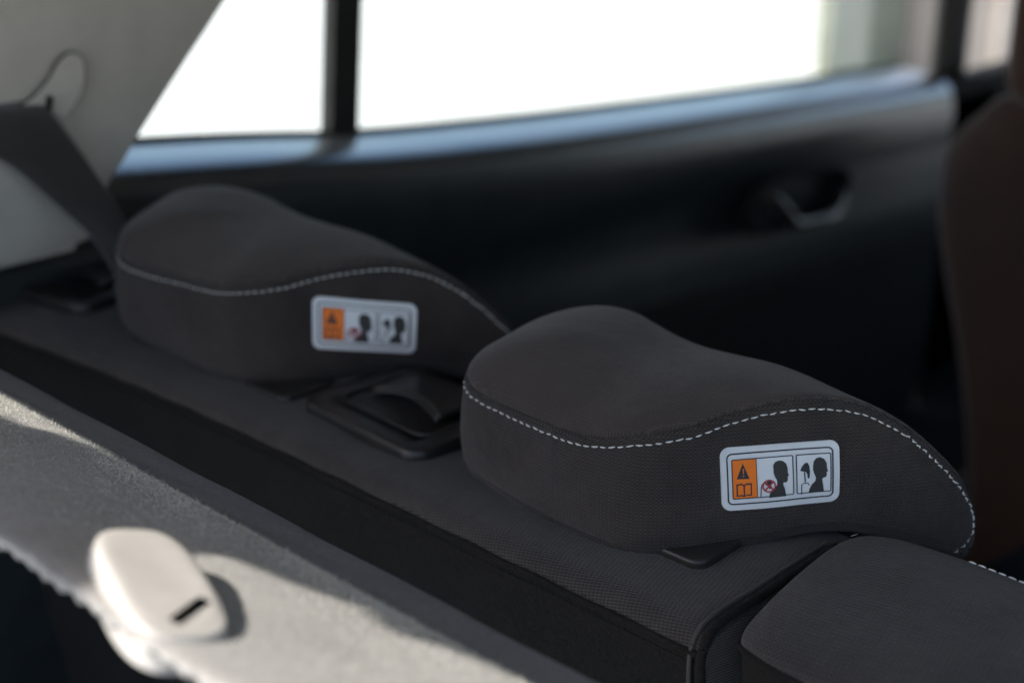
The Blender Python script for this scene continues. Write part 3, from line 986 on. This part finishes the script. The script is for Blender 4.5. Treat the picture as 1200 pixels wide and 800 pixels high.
def ribbon(name, A, B, mat, parent, th=.0012, n=10, bow=0):
    """belt webbing between two edge curves"""
    a = spline(A, n); b = spline(B, n); m = 14
    V, F = grid(m + 1, len(a), lambda i, j: Vector(a[j]).lerp(Vector(b[j]), i / m) + Vector((0, -bow * math.sin(PI * i / m) * math.sin(PI * min(1, .25 + j / len(a))) , 0)))
    ln = [0]
    for j in range(1, len(a)): ln.append(ln[-1] + math.dist(a[j], a[j - 1]))
    uv = [(.047 * i / m, ln[j]) for j in range(len(a)) for i in range(m + 1)]
    o = raw(name, V, F, mat, parent, True, uv)
    md = o.modifiers.new('thick', 'SOLIDIFY'); md.thickness = th; md.offset = 0
    return o
sb = thing('seat_belt', 'black seat belt webbing slanting down from the grey pillar', 'seat belt', (.51, .95, .05))
BO = Vector((-.51, -.95, -.05))
sh = lambda L_: [tuple(Vector(p) + BO) for p in L_]
ribbon('webbing', sh([(.460, .985, .166), (.4600, .962, .1580), (.4640, .952, .1370), (.4880, .950, .1145), (.5140, .948, .0840), (.5390, .945, .052), (.556, .945, .015)]),
       sh([(.520, .985, .164), (.5210, .962, .1570), (.5275, .948, .1389), (.5400, .938, .1092), (.5560, .926, .0700), (.566, .916, .0447), (.590, .91, .010)]), M['belt'], sb, .0014, 10, .007)
tube('belt_stop', [tuple(Vector((.521, .960, .150)) + BO), tuple(Vector((.522, .957, .164)) + BO)], .0026, M['rubber'], sb, 8)
bp = thing('pillar_trim', 'narrow dark middle pillar beside the front seat at upper right', 'pillar trim', (2.06, 1.05, -.08))
PO = Vector((-2.06, -1.05, .08))
V, F = grid(14, 12, lambda i, j: Vector((2.085 + .098 * i / 13, 1.05 - .022 * math.sin(PI * i / 13), -.075 + .55 * j / 11)) + PO)
o = raw('trim_panel', V, F, M['rubber'], bp); md = o.modifiers.new('thick', 'SOLIDIFY'); md.thickness = .02; md.offset = -1
o = rbox('lower_trim', (.36, .05, .50), Vector((2.09, 1.05, -.325)) + PO, M['insert_cloth'], bp, .012)
fb = thing('seat_belt', 'brown-black seat belt hanging in front of the dark middle pillar', 'seat belt', (2.08, 1.0, -.3))
FO = Vector((-2.08, -1.0, .3))
sh = lambda L_: [tuple(Vector(p) + FO) for p in L_]
ribbon('webbing', sh([(2.000, 1.0, .46), (1.994, 1.0, .20), (1.992, 1.0, .0), (1.990, 1.03, -.07)]), sh([(2.048, 1.0, .46), (2.042, 1.0, .20), (2.040, 1.0, .0), (2.038, 1.03, -.07)]), M['brown_belt'], fb)

fd = thing('front_door', 'dark lower trim of the front door beyond the middle pillar', 'car door', (2.75, 1.05, -.36))
rbox('door_panel', (1.3, .05, .60), (0, 0, 0), M['insert_cloth'], fd, .012)

# front seat at the right edge
fs = thing('front_seat', 'dark brown front seat back blurred at the right edge', 'front seat', (1.6, .45, -.6))
FS = Vector((-1.6, -.45, .6))
so_ = [(.36, .078), (.50, .085), (.6482, .0606), (.6937, .0303), (.7275, -.0142), (.7340, -.0858), (.7210, -.1665), (.6930, -.2893), (.672, -.4483), (.68, -.60)]
so_ = [(y + .018, z) for y, z in so_]
so_ = spline([(2 * .45 - y, z) for y, z in so_[::-1]][:-1] + so_[1:], 5) if False else spline(so_, 6)
half = so_
full = [(2 * .40 - y, z) for y, z in half[::-1]] + half
nf = len(full)
V, F = [], []
for sc, xx in ((.0, 1.492), (.35, 1.494), (.7, 1.497), (.86, 1.50), (.94, 1.507), (.985, 1.52), (1.0, 1.54), (.99, 1.58), (.95, 1.61), (.85, 1.63), (0, 1.64)):
    for y, z in full:
        c = Vector((.40, -.28))
        q = c + (Vector((y, z)) - c) * (1 - (1 - sc) * (.75 if sc > 0 else 1))
        V.append(Vector((xx - (q.y) * .12, q.x, q.y)) + FS)
for j in range(10):
    for i in range(nf - 1):
        F.append((j*nf+i, j*nf+i+1, (j+1)*nf+i+1, (j+1)*nf+i))
raw('backrest', V, F, M['brown_cloth'], fs, True, [(v.y, v.z) for v in V])
hr = rbox('head_restraint', (.10, .27, .22), Vector((1.53, .540, .160)) + FS, M['brown_cloth'], fs, .035, 5)
for yy in (.45, .575):
    tube('post', [Vector((1.54, yy, .0)) + FS, Vector((1.54, yy, .10)) + FS], .006, M['metal'], fs, 12)

# outside: a shaded wall seen past the window's front end
gw = raw('garden_wall', *(lambda x0, x1, y0, y1, z0, z1: ([(x0, y0, z0), (x1, y0, z0), (x1, y1, z0), (x0, y1, z0), (x0, y0, z1), (x1, y0, z1), (x1, y1, z1), (x0, y1, z1)],
        [(0, 1, 5, 4), (1, 2, 6, 5), (2, 3, 7, 6), (3, 0, 4, 7), (4, 5, 6, 7)]))(5.36, 14, 3.2, 3.26, -.98, .9), M['green_wall'], None, False)
gw["label"] = "grey-green wall outside, past the front end of the window"
gw["category"] = "wall"

pier = rbox('gate_pier', (.35, .46, 1.9), (6.18, 2.96, -.03), M['pier_plaster'], None, .01)
pier["label"] = "pale cream pier outside, lit by the sun beside the grey-green wall"
pier["category"] = "pier"

# unseen panel added overhead, cut to the outline of the shadow it throws on the shelf
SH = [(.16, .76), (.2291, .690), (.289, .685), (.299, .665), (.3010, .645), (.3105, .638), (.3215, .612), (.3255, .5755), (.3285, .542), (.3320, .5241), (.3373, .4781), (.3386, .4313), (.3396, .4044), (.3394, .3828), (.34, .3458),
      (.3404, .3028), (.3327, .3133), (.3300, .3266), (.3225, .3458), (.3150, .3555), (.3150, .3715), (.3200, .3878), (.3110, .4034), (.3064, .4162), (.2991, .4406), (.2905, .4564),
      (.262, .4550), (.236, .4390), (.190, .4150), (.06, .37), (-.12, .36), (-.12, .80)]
blk = []
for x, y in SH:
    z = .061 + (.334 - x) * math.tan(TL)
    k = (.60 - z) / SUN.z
    blk.append((x + SUN.x * k, y + SUN.y * k))
n = len(blk)
V = [(x, y, .600) for x, y in blk] + [(x, y, .612) for x, y in blk]
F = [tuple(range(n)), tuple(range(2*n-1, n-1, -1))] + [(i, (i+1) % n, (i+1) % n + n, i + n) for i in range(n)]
blk_o = raw('shelf_shade_panel', V, F, M['door_plastic'], None, False)
blk_o["label"] = "unseen dark panel added overhead to shade the parcel shelf"
blk_o["category"] = "light blocker"
